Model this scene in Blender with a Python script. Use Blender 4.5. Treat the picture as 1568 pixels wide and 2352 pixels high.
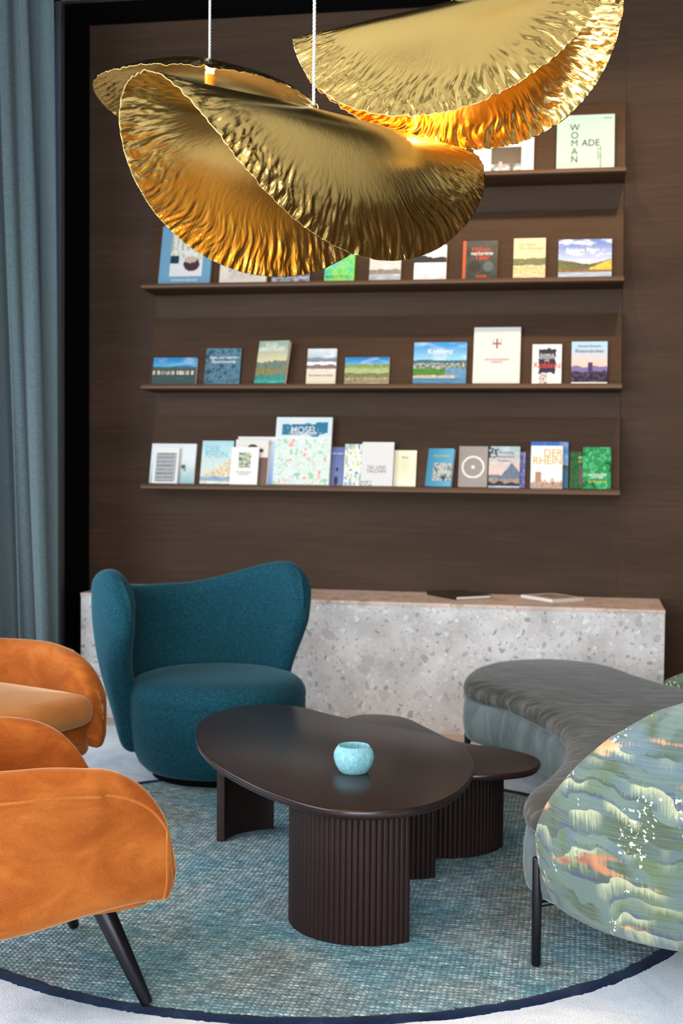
import bpy, bmesh, math, random
from mathutils import Vector, Matrix, noise
PI = math.pi
random.seed(7)
S = bpy.context.scene
for o in list(bpy.data.objects): bpy.data.objects.remove(o)
COL = S.collection

# ------------------------------------------------------------------ camera
cam = bpy.data.cameras.new('camera'); camo = bpy.data.objects.new('camera', cam); COL.objects.link(camo)
right = Vector((0.9828175838, 0.1843391859, 0.0094160234))
upv = Vector((-0.0171269282, 0.0402825239, 0.9990415340))
fwd = Vector((-0.1837832018, 0.9820368541, -0.0427475368))
m = Matrix((right, upv, -fwd)).transposed().to_4x4(); m.translation = (0, 0, 1.3)
camo.matrix_world = m
cam.sensor_fit = 'HORIZONTAL'; cam.sensor_width = 36.0; cam.lens = 2950 / 1568 * 36
cam.dof.use_dof = True; cam.dof.focus_distance = 3.2; cam.dof.aperture_fstop = 6.8
cam.clip_start = 0.05
S.camera = camo

# ------------------------------------------------------------------ world, lights, exposure
S.view_settings.view_transform = 'Standard'
S.view_settings.look = 'None'
S.view_settings.gamma = 1.0
S.view_settings.use_curve_mapping = False
S.view_settings.exposure = 0.12
W = bpy.data.worlds.new('world'); S.world = W; W.use_nodes = True
bg = W.node_tree.nodes['Background']; bg.inputs[0].default_value = (0.62, 0.78, 1.0, 1); bg.inputs[1].default_value = 0.9
def area(name, loc, target, sx, sy, power, col):
    l = bpy.data.lights.new(name, 'AREA'); l.shape = 'RECTANGLE'; l.size = sx; l.size_y = sy; l.energy = power; l.color = col
    o = bpy.data.objects.new(name, l); COL.objects.link(o); o.location = loc
    o.rotation_euler = (Vector(target) - Vector(loc)).to_track_quat('-Z', 'Y').to_euler()
    return o
def spot(name, loc, target, power, col, ang=60, blend=.8, rad=.04):
    l = bpy.data.lights.new(name, 'SPOT'); l.energy = power; l.color = col; l.spot_size = math.radians(ang); l.spot_blend = blend; l.shadow_soft_size = rad
    o = bpy.data.objects.new(name, l); COL.objects.link(o); o.location = loc
    o.rotation_euler = (Vector(target) - Vector(loc)).to_track_quat('-Z', 'Y').to_euler()
    return o
# daylight through the tall windows left and behind the viewer
area('daylight_left_window', (-3.85, 1.2, 1.95), (0, 1.6, 1.5), 4.2, 3.2, 270, (0.80, 0.91, 1.0))
area('daylight_rear_window', (0.2, -3.0, 2.0), (0, 3, 1.8), 4.8, 3.3, 400, (0.86, 0.94, 1.0))
area('daylight_far_left_window', (-3.85, 4.9, 1.2), (0, 4.9, 0.6), 1.3, 1.7, 20, (0.76, 0.90, 1.0))
# warm ceiling downlights over the book wall
for nm, lx, tx, p in (('downlight_left', -1.25, -1.25, 26), ('downlight_middle', -0.5, -0.5, 70), ('downlight_right', 0.40, 0.42, 80)):
    spot(nm, (lx, 5.3, 3.68), (tx, 6.6, 2.0), p, (1.0, 0.70, 0.42), 85, .9, .05)
spot('downlight_seating', (0.7, 2.4, 3.68), (-0.3, 3.6, 0.4), 45, (1.0, 0.84, 0.66), 95, .9, .08)

# ------------------------------------------------------------------ materials
def lin(c):
    return tuple(((v / 255) / 12.92 if v / 255 <= .04045 else ((v / 255 + .055) / 1.055) ** 2.4) for v in c)
def rgba(c): return (c[0], c[1], c[2], 1.0)
class NT:
    def __init__(s, name):
        s.m = bpy.data.materials.new(name); s.m.use_nodes = True; s.t = s.m.node_tree; s.n = s.t.nodes; s.b = s.n['Principled BSDF']
    def N(s, typ, **kw):
        n = s.n.new('ShaderNode' + typ)
        for k, v in kw.items():
            if k.startswith('i_'):
                key = k[2:]; key = int(key) if key.isdigit() else key.replace('_', ' ')
                n.inputs[key].default_value = v
            else: setattr(n, k, v)
        return n
    def L(s, a, b): s.t.links.new(a, b)
    def put(s, sock, v):
        if hasattr(v, 'links') or hasattr(v, 'is_linked'): s.L(v, sock)
        else: sock.default_value = v
    def math(s, op, a, b=None, c=None, clamp=False):
        n = s.N('Math', operation=op, use_clamp=clamp); s.put(n.inputs[0], a)
        if b is not None: s.put(n.inputs[1], b)
        if c is not None: s.put(n.inputs[2], c)
        return n.outputs[0]
    def coord(s, kind='Object', scale=(1, 1, 1), rot=(0, 0, 0)):
        t = s.N('TexCoord'); mp = s.N('Mapping'); mp.inputs['Scale'].default_value = scale; mp.inputs['Rotation'].default_value = rot
        s.L(t.outputs[kind], mp.inputs[0]); return mp.outputs[0]
    def noise(s, vec, scale, detail=3, rough=.5, dist=0):
        n = s.N('TexNoise'); n.inputs['Scale'].default_value = scale; n.inputs['Detail'].default_value = detail
        n.inputs['Roughness'].default_value = rough; n.inputs['Distortion'].default_value = dist
        if vec is not None: s.L(vec, n.inputs['Vector'])
        return n.outputs['Fac']
    def ramp(s, fac, stops, interp='LINEAR'):
        r = s.N('ValToRGB'); cr = r.color_ramp; cr.interpolation = interp
        while len(cr.elements) > 1: cr.elements.remove(cr.elements[-1])
        cr.elements[0].position = stops[0][0]; cr.elements[0].color = rgba(stops[0][1])
        for p, c in stops[1:]: e = cr.elements.new(p); e.color = rgba(c)
        s.L(fac, r.inputs[0]); return r.outputs[0]
    def mix(s, fac, a, b, blend='MIX'):
        n = s.N('Mix', data_type='RGBA', blend_type=blend)
        s.put(n.inputs[0], fac); 
        for i, v in ((6, a), (7, b)):
            if hasattr(v, 'is_linked'): s.L(v, n.inputs[i])
            else: n.inputs[i].default_value = rgba(v)
        return n.outputs[2]
    def bump(s, h, strength=.3, dist=.002):
        b = s.N('Bump'); b.inputs['Strength'].default_value = strength; b.inputs['Distance'].default_value = dist
        s.L(h, b.inputs['Height']); s.L(b.outputs[0], s.b.inputs['Normal'])
    def base(s, c):
        if hasattr(c, 'is_linked'): s.L(c, s.b.inputs['Base Color'])
        else: s.b.inputs['Base Color'].default_value = rgba(c)
    def set(s, **kw):
        for k, v in kw.items(): s.b.inputs[k.replace('_', ' ')].default_value = v
        return s
def simple(name, col, rough=.5, metal=0, **kw):
    t = NT(name); t.base(col); t.set(Roughness=rough, Metallic=metal, **kw); return t.m
M = {}
def wood(name, c0, c1, c2, rough=.5, rot=(0, 0, 0), spec=.3):
    t = NT(name)
    v = t.coord('Object', (1.2, 30, 30), rot)
    g = t.noise(v, 2.2, 6, .62, .4)
    v2 = t.coord('Object', (.35, 2.2, 2.2), rot)
    g2 = t.noise(v2, 1.7, 3)
    c = t.ramp(g, [(.25, c0), (.5, c1), (.78, c2)])
    c = t.mix(.45, c, t.ramp(g2, [(.3, c0), (.7, c2)]))
    t.base(c); t.set(Roughness=rough, **{'Specular_IOR_Level': spec}); t.bump(g, .12, .0006); return t.m
M['wall_wood'] = wood('dark walnut veneer', (0.033, 0.0168, 0.0088), (0.053, 0.0285, 0.0155), (0.080, 0.045, 0.0265), .55, spec=.14)
M['shelf_wood'] = wood('walnut shelf veneer', (0.038, 0.0185, 0.0092), (0.060, 0.030, 0.0152), (0.086, 0.046, 0.0245), .5, spec=.16)
M['table_wood'] = wood('espresso stained table wood', (0.0150, 0.0068, 0.0060), (0.0195, 0.0090, 0.0076), (0.026, 0.0122, 0.0100), .28, spec=.5)
M['leg_wood'] = wood('espresso stained reeded wood', (0.0140, 0.0052, 0.0042), (0.0185, 0.0070, 0.0056), (0.025, 0.0098, 0.0078), .42, spec=.28)
M['lit_edge_wood'] = wood('walnut with painted edge light', (0.11, 0.062, 0.036), (0.14, 0.080, 0.048), (0.17, 0.100, 0.062), .5, spec=.2)  # light caught by the ledge lips, painted into the wood tone
M['black'] = simple('matt black lining', (0.0022, 0.0020, 0.0018), .9, Specular_IOR_Level=.08)
M['black_metal'] = simple('black powder coated metal', (0.0035, 0.0035, 0.0050), .36, Specular_IOR_Level=.35)
M['black_leg'] = simple('black lacquered wood', (0.0030, 0.0030, 0.0060), .32, Specular_IOR_Level=.35)
M['alu'] = simple('brushed aluminium', (0.36, 0.38, 0.42), .38, .9)
M['ceiling'] = simple('off white ceiling paint', (0.62, 0.60, 0.56), .8)
M['plaster'] = simple('warm grey plaster', (0.42, 0.38, 0.33), .8)
M['floor_wood'] = wood('pale oak floor', (0.40, 0.26, 0.18), (0.52, 0.36, 0.26), (0.64, 0.47, 0.36), .45)

def velvet(name, c0, c1, c2, scale=5, stretch=(1, 1, 1), sheen=.5, sheencol=(1, 1, 1), rough=.75, fine=420, sr=.35):
    t = NT(name); v = t.coord('Object', stretch)
    a = t.noise(v, scale, 5, .62, .6); f = t.noise(t.coord('Object'), fine, 2, .6)
    c = t.ramp(a, [(.36, c0), (.5, c1), (.64, c2)])
    c = t.mix(.35, c, t.ramp(f, [(.35, tuple(x * .55 for x in c1)), (.65, tuple(min(1, x * 1.5) for x in c1))]))
    t.base(c); t.set(Roughness=rough, Specular_IOR_Level=.2, Sheen_Weight=sheen, Sheen_Roughness=sr, Sheen_Tint=rgba(sheencol))
    t.bump(f, .25, .0008); return t.m
M['orange'] = velvet('burnt orange velvet', (0.25, 0.052, 0.0045), (0.365, 0.090, 0.010), (0.49, 0.145, 0.024), 5.5, (1, 1, 1.7), .7, (1.0, .62, .33), .8)
M['orange_piping'] = velvet('orange velvet piping', (0.38, 0.105, 0.014), (0.44, 0.125, 0.020), (0.50, 0.16, 0.03), 8, (1, 1, 1), .6, (1.0, .7, .4), .8)
M['orange_light'] = velvet('light apricot velvet', (0.42, 0.15, 0.035), (0.50, 0.195, 0.052), (0.58, 0.25, 0.08), 3.5, (1, 1, 1.6), .7, (1.0, .72, .46), .8)
M['seat_velvet'] = velvet('grey green velvet', (0.026, 0.023, 0.018), (0.064, 0.059, 0.050), (0.15, 0.15, 0.135), 9, (1.0, 3.4, 1.4), .22, (.95, .95, .9), .75)
M['base_velvet'] = velvet('blue grey velvet', (0.062, 0.074, 0.073), (0.098, 0.117, 0.117), (0.150, 0.178, 0.178), 9, (1.8, 1.8, .7), .4, (.8, 1, 1), .75)
def felt():
    t = NT('petrol wool felt'); v = t.coord('Object')
    a = t.noise(t.coord('Object', (1, 1, 2.2)), 95, 5, .75); f = t.noise(t.coord('Object', (1, 1, 1.7)), 260, 3, .7); b = t.noise(v, 3, 3)
    c = t.ramp(a, [(.37, (0.001, 0.013, 0.026)), (.5, (0.002, 0.040, 0.066)), (.63, (0.018, 0.105, 0.140))])
    c = t.mix(.4, c, t.ramp(f, [(.40, (0.002, 0.025, 0.042)), (.62, (0.035, 0.135, 0.165))]))
    c = t.mix(t.math('MULTIPLY', b, .35), c, (0.010, 0.060, 0.085))
    t.base(c); t.set(Roughness=.95, Specular_IOR_Level=.1, Sheen_Weight=.16, Sheen_Roughness=.4, Sheen_Tint=(.45, .85, 1, 1)); t.bump(a, .5, .0012); return t.m
M['felt'] = felt()
def gold(name, c, r):
    t = NT(name)
    uv = t.N('UVMap'); uv.uv_map = 'UVMap'
    sep = t.N('SeparateXYZ'); t.L(uv.outputs[0], sep.inputs[0])
    ang = t.math('MULTIPLY', sep.outputs[0], 2 * PI)
    cx = t.math('COSINE', ang); sx = t.math('SINE', ang); rr = sep.outputs[1]
    cmb = t.N('CombineXYZ'); t.L(t.math('MULTIPLY', cx, 42), cmb.inputs[0]); t.L(t.math('MULTIPLY', sx, 42), cmb.inputs[1]); t.L(t.math('MULTIPLY', rr, 12), cmb.inputs[2])
    n1 = t.noise(cmb.outputs[0], 1.0, 3, .55, .9)
    edge = t.math('POWER', rr, 7.0)
    n1 = t.math('MULTIPLY', n1, t.math('ADD', t.math('MULTIPLY', edge, 1.0), .05))
    n2 = t.noise(t.coord('Object'), 9, 4, .6, .8)
    h = t.math('ADD', n1, t.math('MULTIPLY', n2, .22))
    t.base(c); t.set(Metallic=1.0, Roughness=r); t.bump(h, .7, .004); return t.m
M['gold'] = gold('crumpled brass sheet', (0.93, 0.635, 0.208), .20)
M['brass'] = simple('polished brass', (0.80, 0.52, 0.18), .2, 1.0)
def terrazzo(name, tint=None):
    t = NT(name); v = t.coord('Object')
    n = t.noise(v, 5, 5, .6)
    wv = t.N('VectorMath', operation='ADD'); t.L(v, wv.inputs[0])
    nn = t.N('TexNoise'); nn.inputs['Scale'].default_value = 14; t.L(v, nn.inputs[0])
    sc = t.N('VectorMath', operation='SCALE'); t.L(nn.outputs['Color'], sc.inputs[0]); sc.inputs['Scale'].default_value = .09; t.L(sc.outputs[0], wv.inputs[1])
    def chips(scale, thr, lo, rnd):
        vo = t.N('TexVoronoi', feature='F1'); vo.inputs['Scale'].default_value = scale; vo.inputs['Randomness'].default_value = 1.0; t.L(wv.outputs[0], vo.inputs['Vector'])
        sp = t.N('SeparateColor'); t.L(vo.outputs['Color'], sp.inputs[0])
        m1 = t.math('LESS_THAN', vo.outputs['Distance'], thr); m2 = t.math('GREATER_THAN', sp.outputs[0], rnd)
        return t.math('MULTIPLY', m1, m2), sp.outputs[1]
    base = t.ramp(n, [(.3, (0.46, 0.435, 0.42)), (.5, (0.60, 0.575, 0.56)), (.7, (0.72, 0.695, 0.68))])
    a, ac = chips(11, .34, 0, .55); b, bc = chips(30, .36, 0, .5); c_, cc = chips(75, .36, 0, .6)
    base = t.mix(t.math('MULTIPLY', c_, .75), base, t.ramp(cc, [(0, (0.20, 0.185, 0.175)), (.45, (0.40, 0.38, 0.36)), (.75, (0.78, 0.77, 0.76))]))
    base = t.mix(t.math('MULTIPLY', b, .7), base, t.ramp(bc, [(0, (0.22, 0.205, 0.195)), (.5, (0.40, 0.38, 0.37)), (.8, (0.80, 0.79, 0.78))]))
    base = t.mix(t.math('MULTIPLY', a, .55), base, t.ramp(ac, [(0, (0.24, 0.22, 0.21)), (.6, (0.38, 0.365, 0.355)), (1, (0.55, 0.54, 0.53))]))
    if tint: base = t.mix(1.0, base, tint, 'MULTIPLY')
    t.base(base); t.set(Roughness=.55, Specular_IOR_Level=.3); return t.m
M['stone'] = terrazzo('light grey ceppo stone'); M['stone_warm_lit'] = terrazzo('ceppo stone with painted warm light', (1.0, .80, .70))  # second one: same stone with warm light put into its colour
def rug_teal():
    t = NT('teal woven rug'); tc = t.N('TexCoord'); 
    wob = t.N('TexNoise'); wob.inputs['Scale'].default_value = 26; t.L(tc.outputs['Object'], wob.inputs[0])
    sc = t.N('VectorMath', operation='SCALE'); t.L(wob.outputs['Color'], sc.inputs[0]); sc.inputs['Scale'].default_value = .009
    ad = t.N('VectorMath', operation='ADD'); t.L(tc.outputs['Object'], ad.inputs[0]); t.L(sc.outputs[0], ad.inputs[1])
    sp = t.N('SeparateXYZ'); t.L(ad.outputs[0], sp.inputs[0])
    # short loops: rows about 13 mm, each 19 mm wide
    fx = t.math('SINE', t.math('MULTIPLY', sp.outputs[0], 2 * PI / .0145)); fy = t.math('SINE', t.math('MULTIPLY', sp.outputs[1], 2 * PI / .0165))
    knot = t.math('MULTIPLY', t.math('ADD', fx, 1), t.math('ADD', fy, 1)); knot = t.math('MULTIPLY', knot, .25)
    lines = t.math('GREATER_THAN', t.math('MAXIMUM', t.math('MULTIPLY', fx, -1), t.math('MULTIPLY', fy, -1)), .62)
    big = t.noise(tc.outputs['Object'], 2.3, 5, .65, .4); mid = t.noise(t.coord('Object', (1, 2.2, 1)), 22, 5, .72); fine = t.noise(t.coord('Object', (1, 1.6, 1)), 120, 4, .75)
    pile = t.ramp(t.math('ADD', t.math('MULTIPLY', mid, .55), t.math('MULTIPLY', fine, .45)),
                  [(.38, (0.05, 0.075, 0.080)), (.46, (0.19, 0.235, 0.235)), (.53, (0.46, 0.50, 0.49)), (.60, (0.95, 0.95, 0.91))])
    tint = t.ramp(big, [(.30, (0.20, 0.52, 0.68)), (.42, (0.46, 0.78, 0.90)), (.52, (0.84, 0.94, .96)), (.61, (.72, .68, .64)), (.68, (.45, .72, .80))])
    c = t.mix(1.0, pile, tint, 'MULTIPLY')
    teal = t.ramp(t.noise(tc.outputs['Object'], 6, 3), [(.35, (0.010, 0.085, 0.115)), (.65, (0.045, 0.22, 0.28))])
    c = t.mix(t.math('MULTIPLY', lines, t.math('ADD', .15, t.math('MULTIPLY', fine, 1.0))), c, teal)
    t.base(c); t.set(Roughness=.95, Specular_IOR_Level=.1, Sheen_Weight=.15)
    t.bump(t.math('ADD', knot, t.math('MULTIPLY', fine, .8)), .9, .004); return t.m
M['rug_teal'] = rug_teal()
def pile(name, stops, scale=5, fine=150, sheen=.3):
    t = NT(name); v = t.coord('Object'); a = t.noise(v, scale, 5, .6, .5); f = t.noise(v, fine, 3, .65)
    c = t.ramp(a, stops); c = t.mix(t.math('MULTIPLY', t.math('SUBTRACT', .6, f, clamp=True), .9), c, tuple(x * .35 for x in stops[0][1]))
    t.base(c); t.set(Roughness=.95, Specular_IOR_Level=.1, Sheen_Weight=sheen); t.bump(f, .7, .003); return t.m
M['rug_pale'] = pile('silvery pale rug', [(.32, (0.38, 0.43, 0.50)), (.45, (0.62, 0.65, 0.70)), (.6, (0.82, 0.81, 0.82)), (.75, (0.86, 0.82, 0.80))], 3.2, 170, .4)
M['rug_navy'] = pile('navy rug border', [(.35, (0.003, 0.010, 0.036)), (.6, (0.009, 0.022, 0.065)), (.8, (0.04, 0.06, 0.12))], 9, 150, .05)
def curtain_mat(name, c0, c1, trans=.0):
    t = NT(name); f = t.noise(t.coord('Object', (1, 1, .35)), 380, 3, .7); g = t.noise(t.coord('Object', (1, 1, 6)), 60, 3, .7)
    c = t.ramp(t.math('ADD', t.math('MULTIPLY', f, .5), t.math('MULTIPLY', g, .5)), [(.38, c0), (.62, c1)])
    t.base(c); t.set(Roughness=.9, Specular_IOR_Level=.1, Sheen_Weight=.25); t.bump(f, .3, .0006); return t.m
M['curtain'] = curtain_mat('teal grey linen', (0.050, 0.074, 0.080), (0.115, 0.150, 0.160))
M['sheer'] = curtain_mat('light blue grey linen', (0.15, 0.215, 0.235), (0.23, 0.31, 0.33))
def painterly():
    t = NT('brushstroke patterned fabric'); uv = t.N('UVMap'); uv.uv_map = 'UVMap'
    V = uv.outputs[0]
    def mp(sx, sy, off=(0, 0, 0)):
        q = t.N('Mapping'); q.inputs['Scale'].default_value = (sx, sy, 1); q.inputs['Location'].default_value = off; t.L(V, q.inputs[0]); return q.outputs[0]
    sp = t.N('SeparateXYZ'); t.L(V, sp.inputs[0])
    drip = t.noise(mp(190, 7), 1.0, 3, .65)                 # thin vertical threads
    wav = t.noise(mp(3.6, 3.2), 1.0, 3, .5)
    wav2 = t.noise(mp(16, 16, (3, 1, 0)), 1.0, 2, .5)
    w = t.math('MULTIPLY', sp.outputs[1], 25.0)
    w = t.math('ADD', w, t.math('MULTIPLY', t.math('SUBTRACT', wav, .5), 6.5))
    w = t.math('ADD', w, t.math('MULTIPLY', t.math('SUBTRACT', wav2, .5), .9))
    cell = t.math('FLOOR', w); f = t.math('FRACT', w)
    ridx = t.math('ADD', t.math('MULTIPLY', cell, 7.31), t.math('MULTIPLY', sp.outputs[0], 3.4))
    cx = t.N('CombineXYZ'); t.L(ridx, cx.inputs[0]); t.L(t.math('MULTIPLY', cell, 3.17), cx.inputs[1])
    pick = t.noise(cx.outputs[0], 1.0, 1, .5)
    body = t.ramp(pick, [(.0, (0.085, 0.125, 0.135)), (.32, (0.105, 0.150, 0.170)), (.40, (0.065, 0.085, 0.045)), (.46, (0.105, 0.145, 0.135)), (.53, (0.115, 0.155, 0.125)), (.58, (0.095, 0.130, 0.062)), (.64, (0.095, 0.135, 0.155)), (.70, (0.130, 0.170, 0.150))], 'LINEAR')
    # pale crest with threads hanging down from the top edge of each stroke
    cx2 = t.N('CombineXYZ'); t.L(t.math('ADD', t.math('MULTIPLY', cell, 5.7), t.math('MULTIPLY', sp.outputs[0], 4.6)), cx2.inputs[0]); t.L(t.math('MULTIPLY', cell, 1.9), cx2.inputs[1])
    crest_on = t.noise(cx2.outputs[0], 1.0, 1, .5)
    edge = t.math('ADD', f, t.math('MULTIPLY', t.math('SUBTRACT', drip, .5), 1.5))
    crest = t.math('MULTIPLY', t.math('SMOOTH_MIN', t.math('MULTIPLY', t.math('SUBTRACT', edge, .40, clamp=True), 1.9), 1.0, .1), t.math('MULTIPLY', t.math('SUBTRACT', crest_on, .55, clamp=True), 22, clamp=True), clamp=True)
    c = t.mix(crest, body, (0.40, 0.40, 0.235))
    # dark undersides
    und = t.math('MULTIPLY', t.math('LESS_THAN', t.math('ADD', f, t.math('MULTIPLY', t.math('SUBTRACT', drip, .5), .9)), .26), t.math('MULTIPLY', t.math('SUBTRACT', t.noise(mp(7, 14, (5, 2, 0)), 1.0, 2), .47, clamp=True), 12, clamp=True))
    c = t.mix(t.math('MULTIPLY', und, .8), c, t.ramp(t.noise(mp(3, 9, (9, 4, 0)), 1.0, 1), [(.42, (0.060, 0.085, 0.045)), (.5, (0.055, 0.070, 0.060)), (.56, (0.055, 0.065, 0.14))]))
    # orange and red strokes
    ob = t.noise(mp(4.5, 16, (2, 7, 0)), 1.0, 2, .45)
    om = t.math('MULTIPLY', t.math('SUBTRACT', t.math('ADD', ob, t.math('MULTIPLY', t.math('SUBTRACT', drip, .5),   .16)), .625), 22, clamp=True)
    om = t.math('MAXIMUM', om, 0.0)
    c = t.mix(om, c, t.ramp(t.noise(mp(6, 6, (1, 1, 0)), 1.0, 2), [(.42, (0.32, 0.10, 0.055)), (.55, (0.62, 0.27, 0.11)), (.64, (0.75, 0.42, 0.20))]))
    # horizontal brush hair and white flecks
    hair = t.noise(mp(9, 210), 1.0, 3, .6)
    c = t.mix(t.math('MULTIPLY', t.math('SUBTRACT', hair, .45, clamp=True), 1.0), c, (0.26, 0.30, 0.20))
    weave = t.noise(mp(260, 30), 1.0, 2, .6)
    c = t.mix(t.math('MULTIPLY', t.math('SUBTRACT', weave, .5, clamp=True), .9), c, (0.07, 0.12, 0.12))
    fl = t.math('MULTIPLY', t.math('GREATER_THAN', t.noise(mp(95, 80, (3, 3, 0)), 1.0, 2, .6), .60), t.math('GREATER_THAN', t.noise(mp(11, 5, (7, 8, 0)), 1.0, 2, .5), .585))
    c = t.mix(t.math('MULTIPLY', fl, .9), c, (0.80, 0.80, 0.62))
    t.base(c); t.set(Roughness=.8, Specular_IOR_Level=.2, Sheen_Weight=.15); t.bump(weave, .3, .0006); return t.m
M['pattern'] = painterly()
def cover_mat():
    t = NT('printed cover'); a = t.N('VertexColor'); a.layer_name = 'Col'
    t.L(a.outputs[0], t.b.inputs['Base Color']); t.set(Roughness=.35, Specular_IOR_Level=.35); return t.m
M['cover'] = cover_mat()
M['paper'] = simple('white page paper', (0.78, 0.74, 0.68), .8)
def ink(c, _c={}):
    k = tuple(c)
    if k not in _c: _c[k] = simple('ink %d' % len(_c), c, .5)
    return _c[k]
t = NT('frosted aqua glass'); v = t.coord('Object', (1, 1, .4)); a = t.noise(v, 160, 3, .7)
t.base(t.ramp(a, [(.35, (0.20, 0.62, 0.72)), (.65, (0.58, 0.88, 0.92))])); t.set(Roughness=.55, Transmission_Weight=.45, IOR=1.25, Subsurface_Weight=.25, Subsurface_Radius=(.02, .03, .03), Subsurface_Scale=1.0); t.bump(a, .3, .0006)
M['frost'] = t.m
t = NT('window glass'); t.base((.85, .93, 1)); t.set(Roughness=.02, Transmission_Weight=1.0, IOR=1.1); M['glass'] = t.m
t = NT('led emitter'); t.set(Emission_Color=(1, .72, .38, 1), Emission_Strength=14); M['led'] = t.m
t = NT('white braided cord'); a = t.noise(t.coord('Object', (1, 1, .5)), 500, 2); t.base(t.ramp(a, [(.4, (.5, .5, .5)), (.6, (.85, .85, .83))])); t.set(Roughness=.7); M['cord'] = t.m

# ------------------------------------------------------------------ helpers
def root(name, label, cat, loc=(0, 0, 0), rz=0, group=None):
    o = bpy.data.objects.new(name, None); COL.objects.link(o); o.empty_display_size = .05
    o.location = loc; o.rotation_euler = (0, 0, rz); o['label'] = label; o['category'] = cat
    if group: o['group'] = group
    return o
def inv(parent):
    return (Matrix.Translation(parent.location) @ parent.rotation_euler.to_matrix().to_4x4()).inverted()
def obj(name, bm, mat, parent=None, smooth=True, world=False, kind=None, label=None):
    me = bpy.data.meshes.new(name)
    bmesh.ops.recalc_face_normals(bm, faces=bm.faces[:])
    if world and parent is not None: bmesh.ops.transform(bm, matrix=inv(parent), verts=bm.verts[:])
    for f in bm.faces: f.smooth = smooth
    bm.to_mesh(me); bm.free()
    if mat: me.materials.append(mat)
    o = bpy.data.objects.new(name, me); COL.objects.link(o)
    if parent is not None: o.parent = parent
    if kind: o['kind'] = kind
    if label: o['label'] = label
    return o
def sharp(o, deg=35):
    me = o.data
    try: me.set_sharp_from_angle(angle=math.radians(deg))
    except Exception: pass
    return o
def box(bm, x0, x1, y0, y1, z0, z1):
    v = [bm.verts.new(p) for p in ((x0, y0, z0), (x1, y0, z0), (x1, y1, z0), (x0, y1, z0), (x0, y0, z1), (x1, y0, z1), (x1, y1, z1), (x0, y1, z1))]
    for f in ((0, 3, 2, 1), (4, 5, 6, 7), (0, 1, 5, 4), (1, 2, 6, 5), (2, 3, 7, 6), (3, 0, 4, 7)): bm.faces.new([v[i] for i in f])
def bbox(*a, bev=0):
    bm = bmesh.new(); box(bm, *a)
    if bev: bmesh.ops.bevel(bm, geom=bm.edges[:], offset=bev, segments=2, affect='EDGES')
    return bm
def prism_x(prof, x0, x1):
    bm = bmesh.new(); a = [bm.verts.new((x0, y, z)) for y, z in prof]; b = [bm.verts.new((x1, y, z)) for y, z in prof]
    n = len(prof)
    for i in range(n): bm.faces.new((a[i], a[(i + 1) % n], b[(i + 1) % n], b[i]))
    bm.faces.new(a); bm.faces.new(b[::-1]); return bm
def tube(pts, r, seg=12, cap=True, bm=None, r1=None):
    bm = bm or bmesh.new(); n = len(pts); rings = []
    pts = [Vector(p) for p in pts]
    for i, p in enumerate(pts):
        d = (pts[min(i + 1, n - 1)] - pts[max(i - 1, 0)]).normalized()
        u = d.cross(Vector((0, 0, 1))); 
        if u.length < .05: u = d.cross(Vector((0, 1, 0)))
        u.normalize(); w = d.cross(u); rr = r if r1 is None else r + (r1 - r) * i / (n - 1)
        rings.append([bm.verts.new(p + (u * math.cos(2 * PI * k / seg) + w * math.sin(2 * PI * k / seg)) * rr) for k in range(seg)])
    for i in range(n - 1):
        for k in range(seg): bm.faces.new((rings[i][k], rings[i][(k + 1) % seg], rings[i + 1][(k + 1) % seg], rings[i + 1][k]))
    if cap: bm.faces.new(rings[0][::-1]); bm.faces.new(rings[-1])
    return bm
def rod(p0, p1, r0, r1, seg=20, rnd=.004, bm=None):
    # round bar with softly rounded ends
    p0, p1 = Vector(p0), Vector(p1); d = (p1 - p0).normalized(); L = (p1 - p0).length; bm = bm or bmesh.new()
    u = d.cross(Vector((0, 1, 0.01))).normalized(); w = d.cross(u); rings = []
    st = [(0, r0 - rnd), (rnd * .3, r0 - rnd * .3), (rnd, r0), (L - rnd, r1), (L - rnd * .3, r1 - rnd * .3), (L, r1 - rnd)]
    for h, rr in st: rings.append([bm.verts.new(p0 + d * h + (u * math.cos(2 * PI * k / seg) + w * math.sin(2 * PI * k / seg)) * rr) for k in range(seg)])
    for i in range(len(st) - 1):
        for k in range(seg): bm.faces.new((rings[i][k], rings[i][(k + 1) % seg], rings[i + 1][(k + 1) % seg], rings[i + 1][k]))
    bm.faces.new(rings[0][::-1]); bm.faces.new(rings[-1]); return bm
def catmull(pts, per=8, closed=True):
    out = []; n = len(pts); P = [Vector(p) for p in pts]
    rng = range(n) if closed else range(n - 1)
    for i in rng:
        if closed: a, b, c, d = P[(i - 1) % n], P[i], P[(i + 1) % n], P[(i + 2) % n]
        else: a, b, c, d = P[max(i - 1, 0)], P[i], P[i + 1], P[min(i + 2, n - 1)]
        for k in range(per):
            t = k / per; out.append(.5 * ((2 * b) + (c - a) * t + (2 * a - 5 * b + 4 * c - d) * t * t + (3 * b - a - 3 * c + d) * t ** 3))
    if not closed: out.append(P[-1])
    return out
def offset(poly, d):
    # poly ccw; positive d moves inward
    n = len(poly); out = []
    for i in range(n):
        t = (poly[(i + 1) % n] - poly[(i - 1) % n]).normalized(); out.append(poly[i] + Vector((-t.y, t.x)) * d)
    return out
def ccw(poly):
    a = sum(poly[i].x * poly[(i + 1) % len(poly)].y - poly[(i + 1) % len(poly)].x * poly[i].y for i in range(len(poly)))
    return poly if a > 0 else poly[::-1]
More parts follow.
